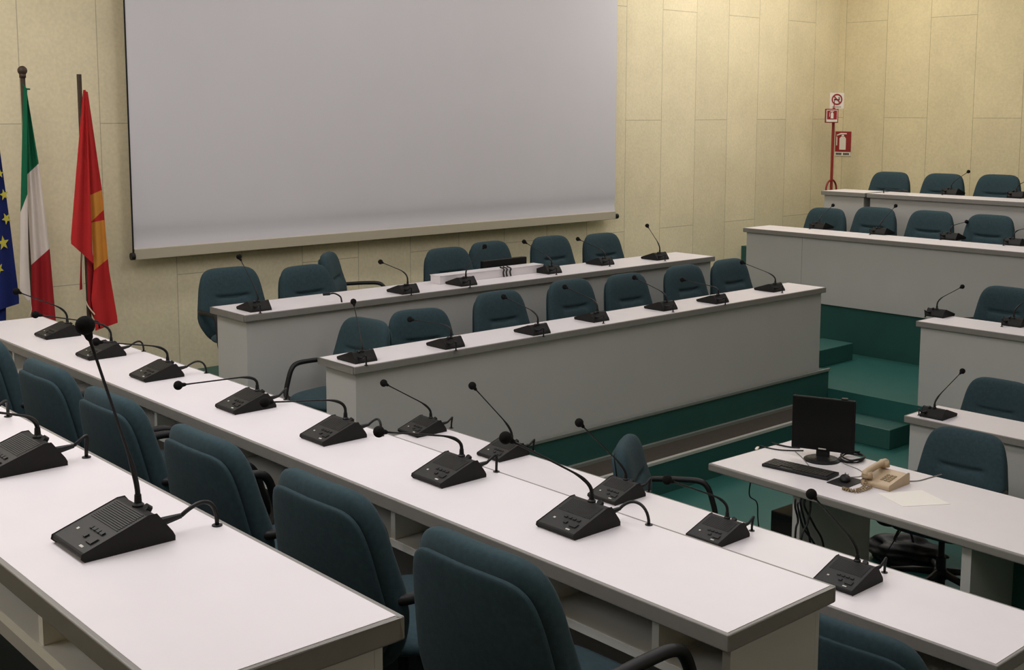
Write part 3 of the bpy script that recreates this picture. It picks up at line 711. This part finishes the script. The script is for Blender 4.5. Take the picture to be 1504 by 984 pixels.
for l in (0.56, 1.56, 2.85):
    obj('leg_panel', dbox(l, l+0.05, 0.06, WID-0.06, 0.0, DT-0.045), M['panel'], t)
obj('modesty_panel', dbox(1.612, 2.845, WID-0.32, WID-0.30, 0.12, DT-0.045), M['greenr'], t)
def onT(u, v, dz=0.0): return at_z(u, v, DT+dz)
ZT = DT+0.0018
# desktop monitor
b = onT(1207, 676)
mrz = math.radians(-68)                       # screen local -y faces the camera side
t = thing('monitor', 'black flat monitor on a round foot on the telephone table', 'monitor', (b.x, b.y, ZT), mrz)
bm = bmesh.new(); add_lathe(bm, [(0.105, 0.0), (0.105, 0.006), (0.085, 0.014), (0.02, 0.02)], n=32); obj('foot', bm, M['black'], t, smooth=False)
obj('neck', box(-0.038, 0.038, 0.010, 0.045, 0.014, 0.10), M['black'], t, bevel=0.006)
obj('casing', box(-0.182, 0.182, 0.0, 0.022, 0.055, 0.372), M['mblack'], t, bevel=0.006)
obj('back_shell', box(-0.12, 0.12, 0.0225, 0.05, 0.10, 0.32), M['mblack'], t, bevel=0.01)
obj('screen', box(-0.166, 0.166, -0.0015, -0.0005, 0.082, 0.356), M['lcd'], t)
obj('badge', box(-0.022, 0.022, -0.002, -0.0005, 0.064, 0.071), M['led'], t)
obj('webcam_clip', box(0.10, 0.135, 0.004, 0.03, 0.372, 0.380), M['black'], t)
# keyboard
k = [onT(1119.6, 686), onT(1135, 677.4), onT(1230.6, 698.7), onT(1216.8, 707)]
c = (k[0]+k[1]+k[2]+k[3])/4; d = ((k[2]+k[3])-(k[0]+k[1])); kw = d.length/2; rz = math.atan2(d.y, d.x)
t = thing('keyboard', 'black keyboard in front of the monitor', 'keyboard', (c.x, c.y, ZT), rz)
obj('case', box(-kw/2, kw/2, -0.07, 0.075, 0, 0.018), M['black'], t, bevel=0.004)
bm = bmesh.new()
for r in range(5):
    n = 20
    for q in range(n):
        if r == 0 and 4 < q < 9: continue
        x = -kw/2+0.012+q*(kw-0.024)/n; y = -0.058+r*0.0225
        add_box(bm, x, x+(kw-0.024)/n-0.003, y, y+0.0185, 0.0183, 0.023)
obj('keys', bm, M['key'], t)
# mouse pad and mouse
pts = [onT(*q) for q in ((1214, 709.4), (1239, 699.8), (1271, 707), (1243.4, 718))]; c = sum(pts, Vector())/4
bm = bmesh.new(); add_prism(bm, [Vector((p.x-c.x, p.y-c.y, 0)) for p in pts], (0, 0, 0.004)); o = obj('mouse_pad', bm, M['black'], None, loc=(c.x, c.y, ZT)); tag(o, 'black mouse pad between keyboard and telephone', 'mouse pad')
m = onT(1241, 707)
t = thing('mouse', 'dark computer mouse on the mouse pad', 'mouse', (m.x, m.y, ZT+0.0042), rz+0.4)
bm = bmesh.new(); add_sphere(bm, (0, 0, 0.012), 0.03, (1.0, 1.6, 0.75), 20, 14)
bmesh.ops.delete(bm, geom=[v for v in bm.verts if v.co.z < -0.001], context='VERTS'); mn = min(v.co.z for v in bm.verts)
for v in bm.verts: v.co.z -= mn
obj('shell', bm, M['black'], t, smooth=True)
obj('scroll_wheel', tube([(-0.004, 0.025, 0.029), (0.004, 0.025, 0.029)], 0.008, 12), M['grey'], t)
obj('mouse_stripe', box(0.012, 0.018, 0.0, 0.03, 0.020, 0.0305), M['silver'], t)
# telephone
p0, p1, p2 = onT(1304, 723), onT(1333, 710), onT(1275, 711)
ph = Vector((5.785, 3.345, 0))
t = thing('telephone', 'beige corded desk telephone beside the sheet of paper', 'telephone', (ph.x, ph.y, ZT), math.radians(-90))
prof = [(-0.10, 0.0), (-0.105, 0.02), (-0.10, 0.028), (0.085, 0.062), (0.10, 0.058), (0.105, 0.0)]
bm = bmesh.new(); add_prism(bm, [(-0.085, y, z) for y, z in prof], (0.17, 0, 0)); obj('body', bm, M['beige'], t, bevel=0.005)
sl = (0.062-0.028)/0.185
bm = bmesh.new()
for r in range(4):
    for q in range(3):
        x = 0.000+q*0.021; y = -0.055+r*0.021; z = 0.028+(y+0.10)*sl
        add_prism(bm, [(x, y, z), (x+0.014, y, z), (x+0.014, y+0.014, z+0.014*sl), (x, y+0.014, z+0.014*sl)], (0, 0, 0.004))
obj('keypad', bm, M['beiged'], t)
bm = bmesh.new(); add_tube(bm, curve([(-0.062, -0.105, 0.060), (-0.062, -0.09, 0.075), (-0.062, 0.0, 0.088), (-0.062, 0.09, 0.095), (-0.062, 0.11, 0.088)], 4), 0.018, 12)
for y, z in ((-0.085, 0.055), (0.088, 0.082)): add_tube(bm, [(-0.062, y, z-0.012), (-0.062, y, z+0.022)], [0.032, 0.026], 16)
obj('handset', bm, M['beige'], t, smooth=True)
pr = Vector((ph.x, ph.y, ZT)); iv = Matrix.Rotation(math.radians(90), 3, 'Z')
cp = [iv @ (onT(*q)-pr) for q in ((1273, 712), (1268, 718), (1260, 722), (1248, 723), (1238, 720), (1244, 721.5), (1258, 724.5), (1272, 721), (1281, 717))]
for q in cp: q.z = 0.010
cp[0].z = 0.03; path = curve(cp, 26); bm = bmesh.new(); hl = []
for i, p in enumerate(path):
    tn = (path[min(i+1, len(path)-1)]-path[max(i-1, 0)]).normalized(); sd = tn.cross(Vector((0, 0, 1))).normalized()
    hl.append(p + sd*0.007*math.cos(i*0.9)+Vector((0, 0, 0.007*math.sin(i*0.9))))
add_tube(bm, hl, 0.003, 6); obj('coiled_cord', bm, M['beiged'], t, smooth=True)
# paper
pts = [onT(*q) for q in ((1289.3, 725.4), (1354, 720.6), (1395.5, 740.9), (1326, 744.7))]; c = sum(pts, Vector())/4
bm = bmesh.new(); add_prism(bm, [Vector((p.x-c.x, p.y-c.y, 0)) for p in pts], (0, 0, 0.0015))
o = obj('paper_sheet', bm, M['paper'], None, loc=(c.x, c.y, ZT)); tag(o, 'blank cream sheet of paper right of the telephone', 'paper')
# cables lying on the table
def cable(pts, r, m, label, name='cable', z=None):
    P = [Vector(p) for p in pts]; a = P[0].copy()
    o = obj(name, tube([p-a for p in curve(P, 7)], r, 8), M[m], None, loc=a, smooth=True); return tag(o, label, 'cable')
def lay(px, r): return [Vector((onT(*q).x, onT(*q).y, ZT+r)) for q in px]
cable(lay([(1116, 656), (1128, 659), (1145, 662), (1165, 663), (1180, 663)], 0.004), 0.004, 'black', 'black cable running to the monitor from the left end of the table')
cable(lay([(1133, 652), (1145, 655), (1160, 658), (1175, 659)], 0.005), 0.005, 'black', 'short black cable with thick plug left of the monitor')
cable(lay([(1168, 664), (1178, 673), (1188, 685)], 0.0025), 0.0025, 'grey', 'thin grey cable from behind the monitor to the keyboard')
cable(lay([(1225, 671), (1240, 682), (1260, 690), (1268, 697), (1262, 701), (1248, 702)], 0.0025), 0.0025, 'grey', 'grey mouse cable looping between monitor foot and mouse pad')
lp = []
for i in range(30):
    a_ = i*0.62; lp.append((1251+17*math.cos(a_)+random.uniform(-2, 2), 676+6.0*math.sin(a_)+random.uniform(-1, 1)))
P = lay(lp, 0.005)
for i, p in enumerate(P): p.z += 0.0009*i
cable(P, 0.0048, 'black', 'coiled heap of black cable right of the monitor')
cable(lay([(1334, 708), (1350, 707), (1368, 702), (1383, 698)], 0.003), 0.003, 'grey', 'thin telephone line running to the far table edge')
w = onT(1112, 660); t = thing('usb_plug', 'small white plug lying on the left end of the table', 'plug', (w.x, w.y, ZT), 0.4)
obj('plug_body', box(-0.025, 0.02, -0.008, 0.008, 0, 0.01), M['white'], t, bevel=0.002); obj('plug_tip', box(0.0205, 0.034, -0.006, 0.006, 0.002, 0.008), M['silver'], t)
# hanging cable, floor cable
p = at_x(1101, 712, 5.50); q = at_x(1111, 772, 5.50)
cable([(p.x+0.02, p.y, DT-0.045), p+Vector((0, 0, -0.06)), (q.x, q.y, (p.z+q.z)/2+0.02), q+Vector((0.02, 0, 0)), (q.x+0.1, q.y-0.02, 0.005)], 0.004, 'black', 'black cable hanging from the left end of the table to the floor')
p = at_x(1330, 765, 5.9); q = at_x(1292, 830, 5.9)
cable([Vector((p.x, p.y, DT-0.047)), p, (p+q)/2, q, Vector((q.x, q.y+0.05, 0.004))], 0.003, 'black', 'thin black cable slanting from under the middle of the table to the floor')
# tower computer behind the first leg panel
t = thing('computer_tower', 'black tower computer standing on the floor under the table', 'computer', tuple(N0+eL*0.345+eW*0.50))
obj('case', dbox(-0.10, 0.10, -0.22, 0.20, 0.0, 0.46), M['black'], t, bevel=0.006)
obj('drive_front', dbox(-0.08, 0.08, -0.2225, -0.2205, 0.30, 0.42), M['device'], t)
# bundle of cables in front of the leg panel
for i, (us, l) in enumerate((
    (((1168, 745), (1172, 765), (1168, 790)), 'hanging black cable closest to the white table leg'),
    (((1176, 742), (1183, 770), (1190, 800)), 'hanging black cable in the middle of the tangle under the table'),
    (((1182, 745), (1196, 772), (1210, 805)), 'hanging black cable slanting right in the tangle under the table'),
    (((1172, 745), (1180, 775), (1200, 812)), 'longest hanging black cable in the tangle under the table'),
    (((1190, 748), (1186, 768), (1176, 800)), 'hanging black cable slanting left in the tangle under the table'))):
    yv = N0.y - 0.635 - 0.015*i
    P = [at_y(u, v, yv) for u, v in us]; P = [Vector((P[0].x, P[0].y, DT-0.046))]+P
    P.append(Vector((P[-1].x+0.03, P[-1].y, 0.006)))
    o = cable(P, 0.006, 'black', l); o['group'] = 'cables tangled under the table'
p = at_y(1210, 795, N0.y-0.72)
t = thing('power_strip', 'pale power adapter amid the cables under the table', 'adapter', (p.x, p.y, 0.0), 0.3)
obj('strip_body', box(-0.13, 0.13, -0.03, 0.03, 0, 0.04), M['white'], t, bevel=0.005)
for k_ in range(3): obj('socket', box(-0.10+k_*0.07, -0.06+k_*0.07, -0.02, 0.02, 0.0405, 0.043), M['grey'], t)

# crumpled black bag under the table
p = at_z(1352, 818, 0.0)
random.seed(3)
t = thing('bag', 'crumpled black bag lying on the floor below the table', 'bag', (p.x-0.15, p.y+0.02, 0), 0.3)
bm = bmesh.new(); bmesh.ops.create_icosphere(bm, subdivisions=4, radius=1)
for v in bm.verts:
    n = 0.12*math.sin(7*v.co.x+3*v.co.y)+0.10*math.sin(9*v.co.y-4*v.co.z)+0.07*math.sin(13*v.co.z+5*v.co.x)
    v.co = Vector((v.co.x*0.15*(1+n), v.co.y*0.24*(1+n), max(0.0, 0.075+v.co.z*0.085*(1+n))))
obj('bag_body', bm, M['black'], t, smooth=True)
bm = bmesh.new(); add_tube(bm, curve([(-0.05, -0.06, 0.13), (-0.04, -0.03, 0.21), (-0.02, 0.03, 0.22), (-0.02, 0.07, 0.13)], 6), 0.008, 8); obj('bag_handle', bm, M['black'], t, smooth=True)

# ------------------------------------------------------------------ light
def area(x, y, w, h, e, col=(1, 0.93, 0.84), rot=(0, 0, 0), z=H-0.05, name='ceiling_or_fill_lamp'):
    l = bpy.data.lights.new(name, 'AREA'); l.shape = 'RECTANGLE'; l.size = w; l.size_y = h; l.energy = e; l.color = col
    o = bpy.data.objects.new(name, l); C.objects.link(o); o.location = (x, y, z); o.rotation_euler = rot
    return o
LC = (1.0, 0.975, 1.015)
area(1.2, 4.2, 1.4, 6.0, 175, LC)
area(5.0, 3.0, 1.2, 6.0, 85, LC)
area(10.4, 5.2, 1.0, 5.0, 95, LC)
area(11.4, 7.6, 3.6, 0.5, 75, (1, 0.95, 0.86))
area(6.5, 7.4, 4.5, 0.4, 45, (1, 0.96, 0.95))
area(0.8, 7.6, 3.5, 0.5, 30, (1, 0.95, 0.86))
area(-1.9, 5.5, 1.6, 4.5, 60, LC, (0, math.radians(-62), 0), 4.2)  # unseen side fill, added to brighten faces turned to the left
area(3.0, -2.9, 5.0, 1.5, 26, LC, (math.radians(62), 0, 0), 4.2)  # weak fill added behind the camera to lift the near desk ends
w = bpy.data.worlds.new('world'); bpy.context.scene.world = w; w.use_nodes = True
w.node_tree.nodes['Background'].inputs['Color'].default_value = (1.0, 0.94, 0.86, 1)
w.node_tree.nodes['Background'].inputs['Strength'].default_value = 0.25
bpy.context.scene.view_settings.view_transform = 'Standard'
bpy.context.scene.view_settings.look = 'None'
bpy.context.scene.view_settings.exposure = -0.2
